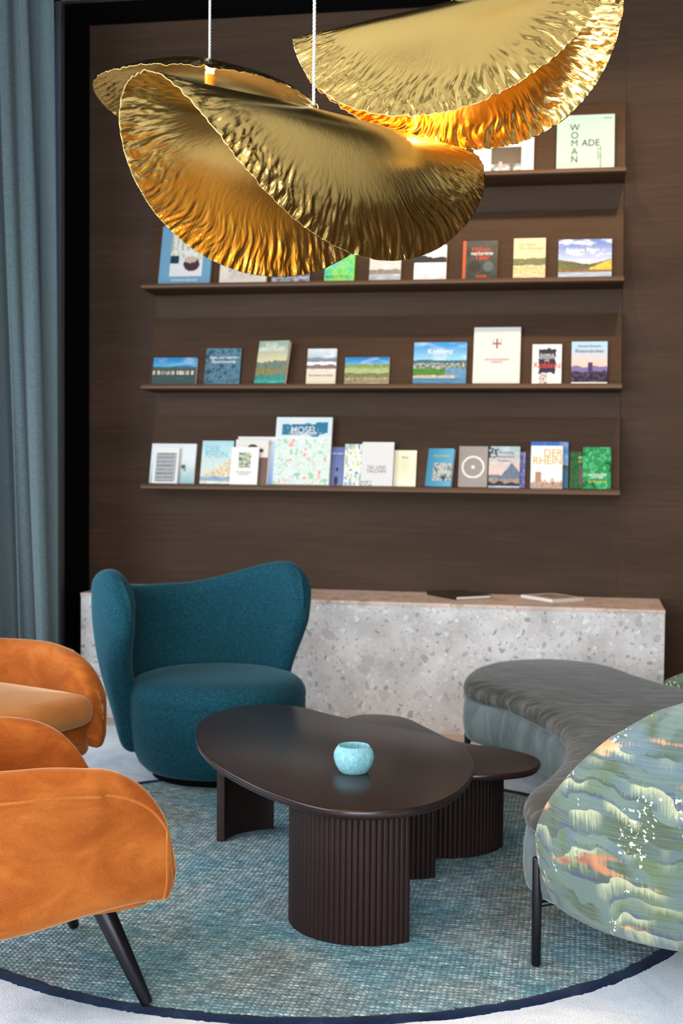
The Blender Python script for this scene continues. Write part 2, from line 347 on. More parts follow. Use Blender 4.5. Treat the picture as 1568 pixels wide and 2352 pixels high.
def stack(poly, prof, crown=()):
    poly = ccw([Vector((p[0], p[1])) for p in poly]); bm = bmesh.new(); rings = []
    for ins, z in prof: rings.append([bm.verts.new((p.x, p.y, z)) for p in offset(poly, ins)])
    n = len(poly); top = offset(poly, prof[-1][0]); c = sum(top, Vector((0, 0))) / n
    for f, z in crown: rings.append([bm.verts.new((lerp(p.x, c.x, f), lerp(p.y, c.y, f), z)) for p in top])
    for a, b in zip(rings, rings[1:]):
        for k in range(n): bm.faces.new((a[k], a[(k + 1) % n], b[(k + 1) % n], b[k]))
    bm.faces.new(rings[0][::-1])
    bm.faces.new(rings[-1])
    return bm
def lathe(prof, seg=64, c=(0, 0), bm=None, fn=None):
    bm = bm or bmesh.new(); rings = []
    for r, z in prof:
        ring = []
        for k in range(seg):
            a = 2 * PI * k / seg; rr = r * (fn(a, z) if fn else 1)
            ring.append(bm.verts.new((c[0] + rr * math.cos(a), c[1] + rr * math.sin(a), z)))
        rings.append(ring)
    for a, b in zip(rings, rings[1:]):
        for k in range(seg): bm.faces.new((a[k], a[(k + 1) % seg], b[(k + 1) % seg], b[k]))
    bm.faces.new(rings[0][::-1]); bm.faces.new(rings[-1]); return bm
def esamp(n, e, lo=-1.0):
    # samples over [lo, 1] with extra ones within e of both ends
    k = [0, .02, .07, .16, .29, .46, .70]
    a = [lo + e * q for q in k]; b = [1 - e * q for q in k[::-1]]
    return a + [lo + e + (2 * e and (1 - lo - 2 * e)) * i / n for i in range(n + 1)] + b
def shell(mid, T, es, eh, ns=48, nh=20, uvscale=None):
    """padded panel: mid(s,h), s in -1..1, h in 0..1; T(s,h) half thickness; edges rounded over es / eh"""
    SS = esamp(ns, es); HH = esamp(nh, eh, 0.0)
    bm = bmesh.new(); uv = bm.loops.layers.uv.new('UVMap')
    P = [[mid(s, h) for h in HH] for s in SS]; nS, nH = len(SS), len(HH); A = []; B = []
    for i, s in enumerate(SS):
        ra, rb = [], []
        for j, h in enumerate(HH):
            e = 1e-3
            ds = mid(min(1, s + e), h) - mid(max(-1, s - e), h); dh = mid(s, min(1, h + e)) - mid(s, max(0, h - e))
            nrm = ds.cross(dh)
            if nrm.length < 1e-12: nrm = Vector((0, 0, 1))
            nrm.normalize()
            a = max(0, (abs(s) - (1 - es)) / es); b = max(0, (h - (1 - eh)) / eh, (eh - h) / eh)
            t = T(s, h) * math.sqrt(max(0, 1 - min(1, a * a + b * b)))
            edge = i in (0, nS - 1) or j in (0, nH - 1)
            va = bm.verts.new(P[i][j] + nrm * t); ra.append(va)
            rb.append(va if edge else bm.verts.new(P[i][j] - nrm * t))
        A.append(ra); B.append(rb)
    arc = [0.0]
    for i in range(1, nS): arc.append(arc[-1] + (P[i][nH // 2] - P[i - 1][nH // 2]).length)
    for i in range(nS - 1):
        for j in range(nH - 1):
            for G, sh in ((A, 0), (B, .37)):
                q = [(i, j), (i + 1, j), (i + 1, j + 1), (i, j + 1)]
                try: f = bm.faces.new([G[a][b] for a, b in q])
                except ValueError: continue
                for lp, (a, b) in zip(f.loops, q): lp[uv].uv = (arc[a] + sh, P[a][b].z)
    return bm
def lerp(a, b, t): return a + (b - a) * t
def interp(x, xs, ys):
    if x <= xs[0]: return ys[0]
    for i in range(len(xs) - 1):
        if x <= xs[i + 1]:
            t = (x - xs[i]) / (xs[i + 1] - xs[i]); return ys[i] + (ys[i + 1] - ys[i]) * t
    return ys[-1]
def sm(t): t = max(0, min(1, t)); return t * t * (3 - 2 * t)

# ------------------------------------------------------------------ setting
FZ = -.02
def st(name, bm, mat, parent=None): return obj(name, bm, mat, parent, smooth=False, kind=None if parent else 'structure')
st('floor', bbox(-4.2, 3.2, -3.4, 6.8, FZ - .1, FZ), M['floor_wood'])
bm = bmesh.new()
for y0, y1 in ((-1.6, -1.3), (.1, .4), (2.2, 2.5)): box(bm, -4.0, 3.0, y0, y1, 3.70, 3.78)
st('added_ceiling_strips', bm, M['black'])  # unseen dark strips, added to put bands into the gold lamp reflections
c_ = st('ceiling', bbox(-4.2, 3.2, -3.4, 6.26, 3.78, 3.88), M['ceiling'])
st('added_dark_panel', bbox(-4.0, 3.0, 3.7, 6.22, 3.75, 3.78), M['black'], c_)  # unseen, added to darken the upper wall by cutting ceiling bounce
bm = bbox(-2.628, 3.2, 6.6, 6.75, FZ, 3.75); st('wall_back', bm, M['wall_wood'])
# veneer panel edge joints: narrow battens of shadow gap cut as separate raised panels
bm = bmesh.new()
for x0, x1 in ((0.182, 1.55), (1.554, 3.1)): box(bm, x0, x1, 6.592, 6.6, FZ, 3.59)
st('trim_2', bm, M['wall_wood'])
st('trim_3', bbox(-2.628, 3.2, 6.26, 6.6, 3.59, 3.75), M['black'])           # underside of the niche head
st('trim_4', bbox(-2.75, -2.628, 6.26, 6.75, FZ, 3.75), M['black'])          # black side cheek of the niche
bm = bbox(-2.662, -2.629, 6.215, 6.26, FZ, 3.62); box(bm, -2.662, 3.2, 6.215, 6.26, 3.588, 3.62); st('trim_1', bm, M['alu'])
st('trim_5', bbox(-4.2, 3.2, 6.22, 6.26, 3.62, 3.75), M['black'])
w = st('window_1', bbox(-4.1, -2.664, 6.235, 6.26, FZ, .12), M['alu']); 
st('window_frame', (lambda b: (box(b, -4.1, -2.70, 6.225, 6.26, 3.5, 3.62), box(b, -2.712, -2.664, 6.222, 6.262, .12, 3.5), box(b, -4.1, -4.05, 6.222, 6.262, .12, 3.5), b)[-1])(bmesh.new()), M['alu'], w)
st('pane', bbox(-4.05, -2.712, 6.24, 6.248, .12, 3.5), M['glass'], w)
# left wall with tall openings
bm = bmesh.new()
for y0, y1, z0, z1 in ((-3.4, -.95, FZ, 3.75), (3.35, 4.2, FZ, 3.75), (5.6, 6.26, FZ, 3.75), (-.95, 5.6, FZ, .35), (-.95, 5.6, 3.45, 3.75)):
    box(bm, -4.2, -4.0, y0, y1, z0, z1)
st('wall_left', bm, M['plaster'])
bm = bmesh.new()
for x0, x1, z0, z1 in ((-4.0, -2.2, FZ, 3.75), (2.6, 3.2, FZ, 3.75), (-2.2, 2.6, FZ, .35), (-2.2, 2.6, 3.45, 3.75)): box(bm, x0, x1, -3.4, -3.2, z0, z1)
st('wall_front', bm, M['plaster'])
st('wall_right', bbox(3.0, 3.2, -3.2, 6.6, FZ, 3.75), M['wall_wood'])

# ------------------------------------------------------------------ curtains
def curtain(name, label, x0, x1, y, lean, amp, waves, mat, ph=0, top=3.58, cat='curtain', parent=None):
    bm = bmesh.new(); nx, nz = 150, 60; V = []
    for i in range(nx + 1):
        u = i / nx; col = []
        for j in range(nz + 1):
            v = j / nz; z = FZ + .01 + (top - FZ) * v
            a = u * waves * 2 * PI + ph + .5 * math.sin(u * 9 + v * 1.2)
            k = amp * (.75 + .35 * math.sin(u * 17 + 1)) * (1.15 - .45 * v)
            xx = lerp(x0, x1, u) + lean * (1 - v) * u + .006 * math.sin(a * 2 + v * 3)
            yy = y + k * math.sin(a) + .25 * k * math.sin(2.3 * a + 1 + v * 2) + .012 * math.sin(v * 5 + u * 30)
            col.append(bm.verts.new((xx, yy, z)))
        V.append(col)
    for i in range(nx):
        for j in range(nz): bm.faces.new((V[i][j], V[i + 1][j], V[i + 1][j + 1], V[i][j + 1]))
    o = obj(name, bm, mat, parent)
    md = o.modifiers.new('thickness', 'SOLIDIFY'); md.thickness = .003
    if parent is None: o['label'] = label; o['category'] = cat
    return o
curtain('curtain', 'heavy teal grey linen curtain hanging in folds at the left edge of the frame', -3.45, -2.655, 5.86, .135, .045, 9, M['curtain'])
curtain('curtain', 'lighter blue grey curtain layer showing as a narrow strip behind the heavy teal curtain', -3.4, -2.60, 6.07, .02, .018, 7, M['sheer'], 1.3)

# ------------------------------------------------------------------ rugs
def rug_loop(cx, cy, rx, ry, n, amp, seed, z):
    return [((cx + (rx + amp * noise.noise(Vector((math.cos(2 * PI * k / n) * 22, math.sin(2 * PI * k / n) * 22, seed))) + amp * .8 * noise.noise(Vector((k * .9, seed, 1)))) * math.cos(2 * PI * k / n)),
             (cy + (ry + amp * noise.noise(Vector((math.cos(2 * PI * k / n) * 22, math.sin(2 * PI * k / n) * 22, seed))) + amp * .8 * noise.noise(Vector((k * .9, seed, 1)))) * math.sin(2 * PI * k / n)), z) for k in range(n)]
def band(loops, close_top=False):
    bm = bmesh.new(); R = [[bm.verts.new(p) for p in l] for l in loops]; n = len(R[0])
    for a, b in zip(R, R[1:]):
        for k in range(n): bm.faces.new((a[k], a[(k + 1) % n], b[(k + 1) % n], b[k]))
    if close_top: bm.faces.new(R[-1])
    return bm
RC = (-.843, 3.997)
bm = stack(catmull([(-3.6, -2.6), (-1, -2.7), (2.3, -2.6), (2.4, 2), (2.2, 5.75), (-.6, 5.82), (-3.4, 5.62), (-3.55, 3.4)], 3), [(0, FZ), (0, -.008), (.006, -.005)])
o = obj('floor_rug', bm, M['rug_pale'], smooth=False); o['label'] = 'large pale silvery blue rug lying under the round teal rug and the armchairs'; o['category'] = 'rug'
r = root('round_rug', 'round teal woven rug with a navy border under the dark coffee tables', 'rug', (RC[0], RC[1], -.005))
N = 900
obj('woven_field', band([rug_loop(RC[0], RC[1], 1.206, 1.154, N, .004, 3, -.005), rug_loop(RC[0], RC[1], 1.205, 1.153, N, .004, 3, -.003), rug_loop(RC[0], RC[1], 1.190, 1.138, N, .004, 3, -.0008)], True), M['rug_teal'], r, False, True)
obj('navy_border', band([rug_loop(RC[0], RC[1], 1.200, 1.148, N, .008, 5, -.004), rug_loop(RC[0], RC[1], 1.203, 1.151, N, .008, 5, -.0005), rug_loop(RC[0], RC[1], 1.215, 1.163, N, .004, 6, 0), rug_loop(RC[0], RC[1], 1.234, 1.182, N, .006, 8, -.0005), rug_loop(RC[0], RC[1], 1.244, 1.192, N, .007, 8, -.006)]), M['rug_navy'], r, True, True, label='navy border')

# ------------------------------------------------------------------ stone bench
r = root('stone_bench', 'long speckled light grey stone bench block against the dark wood wall', 'bench', (-1.04, 6.34, FZ))
bm = bbox(-2.469, .386, 6.09, 6.592, FZ, .588); o = obj('front_block', bm, M['stone'], r, False, True)
bm = bbox(-2.471, .388, 6.087, 6.594, .588, .606, bev=.002); o = obj('top_slab', bm, M['stone_warm_lit'], r, False, True, label='top with warm light painted in')  # warm lamplight on the top is tinted into the stone

# ------------------------------------------------------------------ book wall
LZ = [1.151, 1.668, 2.184, 2.706]
r = root('wall_bookshelf', 'dark walnut display shelf with four ledges of books on the back wall', 'bookshelf', (-1.04, 6.6, 1.12))
X0, X1 = -2.252, .180
obj('back_board', bbox(X0 + .004, X1 - .002, 6.588, 6.6, 1.10, 3.07), M['shelf_wood'], r, False, True)
for z in LZ:
    o = obj('shelf_board', prism_x([(6.376, z), (6.360, z - .011), (6.361, z - .022), (6.366, z - .028), (6.59, z - .034), (6.59, z)], X0, X1), M['shelf_wood'], r, False, True)
    lit_strip = obj('lit_edge_strip', prism_x([(6.3765, z + .0005), (6.3590, z - .0112), (6.3590, z - .0215), (6.3615, z - .0215), (6.3615, z - .012), (6.3765, z - .002)], X0, X1), M['lit_edge_wood'], o, False, False, label='front edge with light painted in'); lit_strip.location = -r.location  # added strip: the lit ledge lip painted as lighter wood
    o = obj('slanted_panel', prism_x([(6.468, z), (6.5645, z + .358), (6.578, z + .358), (6.59, z + .33), (6.59, z)], X0 + .002, X1 - .001), M['shelf_wood'], r, False, True)

# ------------------------------------------------------------------ books
def n2(x, y, s=0.0): return noise.noise(Vector((x, y, s)))
def mx(a, b, t): t = max(0, min(1, t)); return tuple(a[i] + (b[i] - a[i]) * t for i in range(3))
C = lambda *c: lin(c)
WHITE = C(236, 232, 226); CREAM = C(228, 222, 200)
def plain(c): return lambda u, v: c
def land(sky0, sky1, hills, water, hor=.35, seed=0, wl=.12, cloud=.5, dots=None):
    """a printed landscape photograph: sky, layered hills, water"""
    def f(u, v):
        k = (v - hor) / (1 - hor)
        c = mx(sky1, sky0, k * 1.2)
        cl = n2(u * 3, v * 7, seed) + .4 * n2(u * 9, v * 16, seed + 3)
        if v > hor: c = mx(c, (.85, .87, .9), (cl - .0) * 2 * cloud)
        for i, (hc, hh, amp) in enumerate(hills):
            top = hh + amp * n2(u * (2.2 + i), seed + i * 5.1) + .25 * amp * n2(u * 9, seed + i)
            if v < top: c = mx(hc, tuple(q * 1.6 for q in hc), .5 + n2(u * 14, v * 18, seed + i))
        if dots and abs(v - (wl + .10)) < .07 and n2(u * 40, v * 40, seed) > .12: c = dots
        if v < wl: c = mx(water, tuple(q * 1.7 for q in water), .4 + n2(u * 4, v * 30, seed))
        return c
    return f
def framed(bgc, inner, x0, x1, y0, y1):
    return lambda u, v: inner((u - x0) / (x1 - x0), (v - y0) / (y1 - y0)) if x0 < u < x1 and y0 < v < y1 else (bgc(u, v) if callable(bgc) else bgc)
def blobs(cols, sc, seed):
    def f(u, v):
        k = (n2(u * sc, v * sc * 1.2, seed) * .6 + n2(u * sc * 2.7, v * sc * 3, seed + 4) * .4 + .5) * 1.3 - .15
        k = max(0, min(.999, k)) * (len(cols) - 1); i = int(k); return mx(cols[i], cols[i + 1], k - i)
    return f
def ring(bgc, fc, r0, r1, cy, rdot):
    def f(u, v):
        d = math.hypot((u - .5), (v - cy) * 1.45)
        if r0 < d < r1 or d < rdot: return fc
        return bgc
    return f
def mosel(u, v):
    if v > .68:
        top = .90 + .03 * n2(u * 6, 3); bot = .735 + .05 * n2(u * 5, 8)
        if .12 < u < .93 and bot < v < (top if u < .72 else .93): return C(42, 122, 152) if n2(u * 22, v * 22, 2) < .42 else C(150, 160, 160)
        return mx(WHITE, C(214, 228, 232), .5 + n2(u * 4, v * 4))
    return blobs([C(150, 190, 170), C(196, 220, 190), C(228, 232, 220), C(190, 214, 222), C(236, 226, 214), C(222, 150, 130)], 8, 2)(u, v) if n2(u * 30, v * 30, 9) < .28 else mx(C(176, 204, 172), C(222, 230, 216), .5 + 1.5 * n2(u * 5, v * 5, 7))
def emblem(u, v):
    a, b = u - .5, v - .705
    if abs(a) < .085 and abs(b) < .085:
        if abs(a) < .018 or abs(b) < .016: return C(150, 84, 74)
        if abs(abs(a) - .078) < .008 and b > -.05: return C(190, 160, 150)
    return C(226, 220, 212)
def blot(u, v):
    if .22 + .05 * n2(v * 7, 1) < u < .80 + .05 * n2(v * 9, 2) and .27 + .07 * n2(u * 6, 4) < v < .88 + .05 * n2(u * 8, 5): return C(46, 42, 66)
    if .24 < u < .52 and v < .30: return mx(C(226, 214, 206), C(120, 100, 100), .3 + n2(u * 12, v * 22))
    return WHITE
def handnotes(u, v):
    if .10 < u < .90 and .05 < v < .86:
        k = (v * 9) % 1
        if .3 < k < .6 and .15 < u < .8 and n2(u * 30, v * 60, 3) > -.12: return C(96, 96, 98)
        return C(168, 168, 168)
    return WHITE
def tower(u, v):
    if v < .14 + .04 * n2(u * 6, 2): return blobs([C(120, 80, 66), C(196, 168, 150), C(160, 120, 100)], 9, 3)(u, v)
    if .14 < u < .34 and v < .38: return C(176, 132, 112)
    if v < .24 and u > .1 and n2(u * 8, 4) > v * 3 - .5: return C(206, 170, 150)
    return WHITE
def castle(u, v):
    c = mx(C(240, 196, 160), C(176, 206, 232), (v - .35) * 2)
    if v < .40 + .05 * n2(u * 4, 1): c = C(126, 108, 160)
    if v < .28 + .06 * n2(u * 5, 3): c = mx(C(30, 26, 54), C(96, 78, 96), .3 + n2(u * 10, v * 12))
    if .46 < u < .60 and .25 < v < .50: c = C(76, 56, 96)
    return WHITE if v < .035 else c
def people(u, v):
    c = C(14, 10, 12)
    if v < .30: c = blobs([C(20, 30, 44), C(120, 150, 170), C(210, 220, 225)], 5, 2)(u, v)
    if abs(u - .30) < .055 and v < .40: c = C(190, 160, 150)
    if abs(u - .68) < .07 and v < .62: c = C(40, 26, 26)
    return c
def room(u, v):
    c = blobs([C(206, 200, 186), C(232, 228, 220), C(196, 186, 166)], 4, 6)(u, v)
    if v < .36: c = C(222, 220, 216)
    if u < .28 and .28 < v < .45: c = C(36, 56, 80)
    if math.hypot(u - .66, (v - .26) * 1.6) < .24: c = C(72, 50, 56)
    if math.hypot(u - .62, (v - .36) * 2.6) < .19: c = C(200, 176, 160)
    if v > .55 and (u * 6) % 1 < .3: c = C(170, 176, 150)
    return c
ART = {}
BOOKS = [
 # shelf, layer, x0, x1, height, thickness, art, cover side colour, label, texts [(string, cx, cy, size, colour, align)]
 (3,1,-.56,-.263,.224,.02, framed(C(226,214,212), people,.30,.80,.03,.62), WHITE, 'white photo book with a dark picture, left of the mint green book', []),
 (3,1,-.152,.126,.292,.03, plain(C(176,206,194)), C(24,24,26), 'large mint green book with black capital letters on the top ledge',
   [('W',.31,.765,.036,0,0),('O',.31,.62,.036,0,0),('M',.31,.475,.036,0,0),('A',.31,.325,.036,0,0),('N',.31,.18,.036,0,0),('ADE',.59,.475,.036,0,0),('GREAT WOMEN DESIGNERS',.76,.22,.007,0,90),('AND THEIR WORK',.72,.28,.006,0,90),('PHAIDON',.88,.93,.007,0,0)]),
 (2,1,-2.191,-1.914,.326,.022, framed(C(112,158,186), room,.20,.84,.13,.93), C(96,140,170), 'tall light blue book with a living room photo, left of the front gold lamp', [('WOHNEN AM FLUSS',.5,.065,.012,1,0)]),
 (2,1,-1.863,-1.614,.201,.018, framed(C(226,212,200), blobs([C(200,180,160),C(216,206,200),C(90,96,130)],3,1),.18,.90,.12,.9), WHITE, 'cream book with a pale interior photo, mostly hidden below the front gold lamp', []),
 (2,1,-1.586,-1.386,.138,.016, blobs([C(60,40,70),C(150,110,150),C(120,170,160),C(200,190,210)],7,4), C(40,30,50), 'low purple and green book just visible under the lowest rim of the gold lamp', []),
 (2,1,-1.309,-1.156,.18,.018, blobs([C(70,190,190),C(110,210,120),C(160,220,90),C(90,200,200)],4,7), C(120,220,60), 'bright green and turquoise book on the second ledge from the top', [('MARCO FLUSS',.42,.16,.014,2,0)]),
 (2,1,-1.078,-.919,.184,.018, land(C(226,206,200),C(230,214,206),[(C(130,120,110),.35,.1)],C(160,168,172),.3,11,.2), WHITE, 'pale book with a misty river photo left of the white winter book', []),
 (2,1,-.851,-.689,.191,.018, land(C(214,216,220),C(226,226,230),[(C(36,36,44),.66,.12),(C(214,214,218),.5,.02)],C(210,210,214),.6,5,.45), WHITE, 'white winter photo book with a dark hill just right of the gold lamp rim', []),
 (2,1,-.607,-.434,.206,.022, (lambda u,v: C(196,84,40) if u<.10 else (C(24,30,34) if math.hypot(u-.36,(v-.33)*1.1)<.17 else (C(70,92,96) if math.hypot(u-.74,(v-.33)*1.1)<.15 else mx(C(20,38,44),C(52,60,62),.4+n2(u*5,v*5,3))))), C(190,80,40), 'dark book with an orange spine and red lettering', [('Höhen',.52,.77,.026,3,0),('verlorene',.55,.67,.022,1,0),('Täler',.56,.56,.028,3,0),('KRIMI',.55,.07,.016,3,0)]),
 (2,1,-.355,-.198,.215,.02, (lambda u,v: land(C(228,206,168),C(232,206,160),[(C(96,100,66),.50,.06),(C(196,170,126),.33,.02)],C(206,182,146),.5,9,.12,.0)(u,v)), C(220,200,170), 'beige book with a hazy riverbank picture, second from right on its ledge', [('Der Rhein',.42,.84,.016,4,0),('Eine Zeitreise',.55,.75,.016,4,0)]),
 (2,1,-.135,.123,.203,.02, (lambda u,v: land(C(96,130,196),C(206,214,226),[(C(84,82,56),.36+.22*abs(u-.5),.06),(C(186,160,60) if u>.6 else C(90,96,50),.22+.55*max(0,u-.55)+.45*max(0,.4-u),.04),(C(120,84,56),.20,.03)],C(150,166,186),.3,3,.15,.9)(u,v)), C(200,200,205), 'wide book with yellow vineyards under a cloudy sky, at the right end of its ledge', [('Erlebnis Rhein',.46,.72,.022,1,0)]),
 (1,1,-2.225,-1.989,.145,.018, (lambda u,v: land(C(20,130,190),C(110,180,210),[(C(40,90,110),.66,.08),(C(60,72,40),.58,.03),(C(196,176,166) if n2(u*18,1)>0 else C(70,66,46),.50,.02)],C(50,70,66),.55,2,.36,.2)(u,v)), C(220,210,225), 'low wide book with a blue sky and lakeside town, leftmost on its ledge', []),
 (1,1,-1.942,-1.753,.196,.016, blobs([C(34,62,84),C(66,104,124),C(96,134,150),C(50,84,104)],6,8), C(24,50,76), 'dark blue misty book on the third ledge from the top', [('Sagen und Legenden',.52,.74,.015,1,0),('Rheinromantik',.52,.62,.017,1,0)]),
 (1,1,-1.665,-1.491,.229,.026, (lambda u,v: land(C(150,170,150),C(224,206,160),[(C(96,110,96),.52,.16),(C(120,110,70),.36,.18),(C(60,120,110),.20,.12)],C(50,150,136),.45,6,.06,.0)(u,v)), C(170,175,160), 'book with an illustrated green river valley under pale sand coloured sky', [('FLUSS-',.45,.90,.020,1,0),('ABENTEUER',.45,.80,.022,1,0)]),
 (1,1,-1.4,-1.248,.19,.016, (lambda u,v: C(226,212,190) if v<.36 else land(C(206,214,220),C(170,184,196),[(C(110,120,130),.74,.06),(C(226,226,226),.62,.04),(C(120,96,96),.54,.04)],C(200,190,180),.7,4,.42,.5)(u,v)), C(220,210,200), 'small cream book with a wintry town picture across its upper half', [('Ein Sommer am Rhein',.5,.24,.011,0,0)]),
 (1,1,-1.201,-.973,.143,.016, land(C(30,126,190),C(120,190,216),[(C(120,136,80),.74,.10),(C(150,160,110),.58,.06),(C(104,110,64),.40,.04)],C(150,130,110),.6,8,.08,.3,C(220,180,160)), C(210,205,215), 'low wide book with green slopes and a village, in the middle of its ledge', []),
 (1,1,-.849,-.582,.219,.02, (lambda u,v: land(C(60,150,210),C(150,204,226),[(C(60,90,100),.56,.02),(C(150,156,150) if n2(u*26,v*30)>0 else C(80,96,70),.50,.02),(C(70,116,44) if u<.62 else C(90,130,160),.36,.05),(C(176,160,140) if u<.8 else C(90,130,160),.20,.03)],C(70,120,150),.56,1,.13,.3)(u,v)), C(120,170,200), 'large wide book titled with a river city under a bright blue sky', [('Koblenz',.50,.77,.030,1,0)]),
 (1,1,-.548,-.315,.296,.022, emblem, C(222,216,210), 'tall plain off-white book with a small red cross emblem', [('NEUE BURGENBRIEFE',.5,.42,.010,5,0),('KOBLENZ',.5,.375,.010,5,0)]),
 (1,1,-.255,-.111,.205,.018, blot, WHITE, 'white book with a torn dark purple shape and red title', [('DUNKLE',.5,.72,.014,1,0),('GESCHICHTEN',.5,.65,.013,1,0),('AUS',.5,.585,.010,1,0),('Koblenz',.52,.46,.032,3,0)]),
 (1,1,-.063,.111,.217,.02, castle, WHITE, 'white edged book with a castle silhouette at sunset, at the right end of its ledge', [('Clemens Brentano',.5,.89,.012,0,0),('Rheinmärchen',.5,.77,.019,0,0)]),
 (0,1,-2.24,-1.996,.215,.014, (lambda u,v: C(70,104,80) if math.hypot(u-.74,(v-.42)*.9)<.05 else (C(176,150,120) if math.hypot(u-.78,(v-.34))<.04 else mx(C(150,186,190),C(226,230,230),v*1.6+.25*n2(u*5,v*5)))), WHITE, 'wide white book with soft teal drawing, behind the book of grey handwriting', []),
 (0,2,-2.215,-2.079,.193,.016, handnotes, WHITE, 'small white book with a grey panel of handwriting on the bottom ledge', []),
 (0,1,-1.963,-1.794,.232,.016, (lambda u,v: land(C(178,214,220),C(214,220,206),[(C(196,180,150),.50*u+.12,.06),(C(130,150,170),.16,.04)],C(206,206,190),.3,12,.06,.2)(u,v)), C(90,170,190), 'light blue book with pale blue capitals and a hill on the bottom ledge', [('DER',.34,.80,.034,6,0),('RHEIN',.47,.67,.034,6,0)]),
 (0,1,-1.773,-1.551,.256,.014, (lambda u,v: WHITE if v>.9 or u<.8 else mx(C(130,160,210),C(206,220,240),v)), WHITE, 'tall white and pale blue book at the back, left of the map book', []),
 (0,2,-1.777,-1.601,.239,.014, (lambda u,v: C(36,44,54) if math.hypot((u-.52)*1.0,(v-.80)*1.6)<.16 and v>.78 or (.2<u<.85 and .72<v<.80) else (C(110,84,74) if v<.60 and u>.5 else C(226,218,208))), CREAM, 'cream book with a dark arch on its cover, behind the small white garden book', []),
 (0,3,-1.79,-1.644,.199,.014, framed(WHITE, blobs([C(40,60,36),C(110,130,90),C(226,226,206),C(60,84,40)],5,3),.28,.72,.44,.85), WHITE, 'small white book with a green garden picture, frontmost of its cluster on the bottom ledge', [('Das kleine Buch',.5,.33,.010,7,0),('vom Garten',.5,.27,.009,7,0)]),
 (0,2,-1.565,-1.27,.359,.024, mosel, C(206,206,180), 'tallest book on the bottom ledge, a white map book with a teal banner', [('MOSEL',.50,.805,.036,1,0),('Wimmelbuch',.50,.755,.020,1,0)]),
 (0,1,-1.27,-1.205,.203,.014, (lambda u,v: C(36,40,60) if math.hypot(u-.45,(v-.12)*1.3)<.16 or math.hypot(u-.5,(v-.42)*2.2)<.11 else mx(C(110,126,176),C(92,104,160),v)), C(190,170,190), 'violet blue book half hidden behind the right edge of the big map book', [('MEIN RHEIN',.5,.83,.008,1,0)]),
 (0,1,-1.202,-1.106,.22,.014, blobs([C(90,140,190),C(226,226,220),C(236,232,224),C(206,206,130),C(140,180,206)],4,9), WHITE, 'white book with loose blue and yellow watercolour strokes behind the grey white book', []),
 (0,2,-1.107,-.944,.23,.018, (lambda u,v: C(150,150,150) if v<.12 and u<.35 and n2(u*20,v*30)>0 else C(214,213,212)), C(200,200,200), 'pale grey book with small grey capitals on the bottom ledge', [('TAL UND',.48,.42,.018,7,0),('TÄLCHEN',.48,.33,.018,7,0)]),
 (0,1,-.944,-.83,.189,.014, (lambda u,v: mx(C(214,216,176),C(232,230,208),math.hypot(u-.5,v-.6)*1.6)), CREAM, 'cream yellow book beside the pale grey book on the bottom ledge', [('Mosel',.5,.80,.010,7,0)]),
 (0,1,-.774,-.638,.197,.026, (lambda u,v: blobs([C(30,60,80),C(130,140,140),C(200,190,176),C(60,110,136)],5,2)(u,v) if .25<u and .15<v<.62 else mx(C(40,120,150),C(90,160,190),u)), C(60,140,170), 'blue book standing slightly open with its white page block showing on the bottom ledge', [('STILLE WASSER',.55,.80,.010,8,0)]),
 (0,1,-.614,-.469,.212,.018, ring(C(152,144,138),C(226,222,216),.33,.40,.49,.065), C(140,132,126), 'warm grey book with a white ring and dot on the bottom ledge', []),
 (0,2,-.461,-.308,.213,.016, (lambda u,v: C(50,70,64) if v>.72 and u<.3 and n2(u*16,v*16)>.0 else land(C(160,180,186),C(220,190,180),[(C(90,104,120),.30+.30*max(0,1-abs(u-.75)*3),.04),(C(140,120,106),.22,.05),(C(40,36,44),.12,.08)],C(150,160,180),.4,7,.05,.3)(u,v)), C(190,180,176), 'book with a rocky lake view at dusk, right of the white ring book', [('Rheinsteig',.55,.85,.014,7,0),('Romantisch',.55,.75,.014,7,0),('Wandern',.5,.65,.014,7,0)]),
 (0,1,-.365,-.282,.186,.012, mx and (lambda u,v: C(96,104,170) if n2(u*9,v*9)<.15 else C(140,146,200)), C(90,90,150), 'narrow strip of a purple blue book showing behind the lake view book', []),
 (0,1,-.256,-.071,.239,.016, (lambda u,v: land(C(60,116,190),C(110,160,206),[(C(60,70,50),.5,.05),(C(40,90,120),.40,.02)],C(60,90,130),.5,5,.1,.2)(u,v)), C(50,90,160), 'bright blue book standing behind the white book with gold capitals', []),
 (0,2,-.253,-.098,.218,.016, tower, WHITE, 'white book with gold capitals and a castle tower on the bottom ledge', [('DER',.70,.82,.040,9,0),('RHEIN',.52,.64,.040,9,0)]),
 (0,1,-.06,.024,.187,.014, (lambda u,v: C(120,60,90) if .55<u and .1<v<.6 else mx(C(20,70,36),C(40,100,44),.5+n2(u*8,v*8))), C(20,70,40), 'dark green book behind the bright green book at the right end of the bottom ledge', [('OTTO',.72,.84,.012,1,0),('DOLD',.72,.74,.012,8,0)]),
 (0,2,.001,.137,.212,.018, blobs([C(8,70,40),C(30,150,80),C(20,120,70),C(80,190,120),C(30,140,80)],3.5,6), C(20,120,70), 'bright green book at the right end of the bottom ledge', [('HANNSJOSEF',.52,.33,.012,1,0),('ORTHEIL',.52,.27,.012,1,0),('Die Moselreise',.52,.17,.012,8,0)]),
]
INK = [C(40, 44, 42), WHITE, C(30, 120, 60), C(214, 62, 34), C(200, 150, 90), C(160, 90, 76), C(120, 184, 204), C(110, 108, 106), C(206, 190, 60), C(206, 168, 70)]
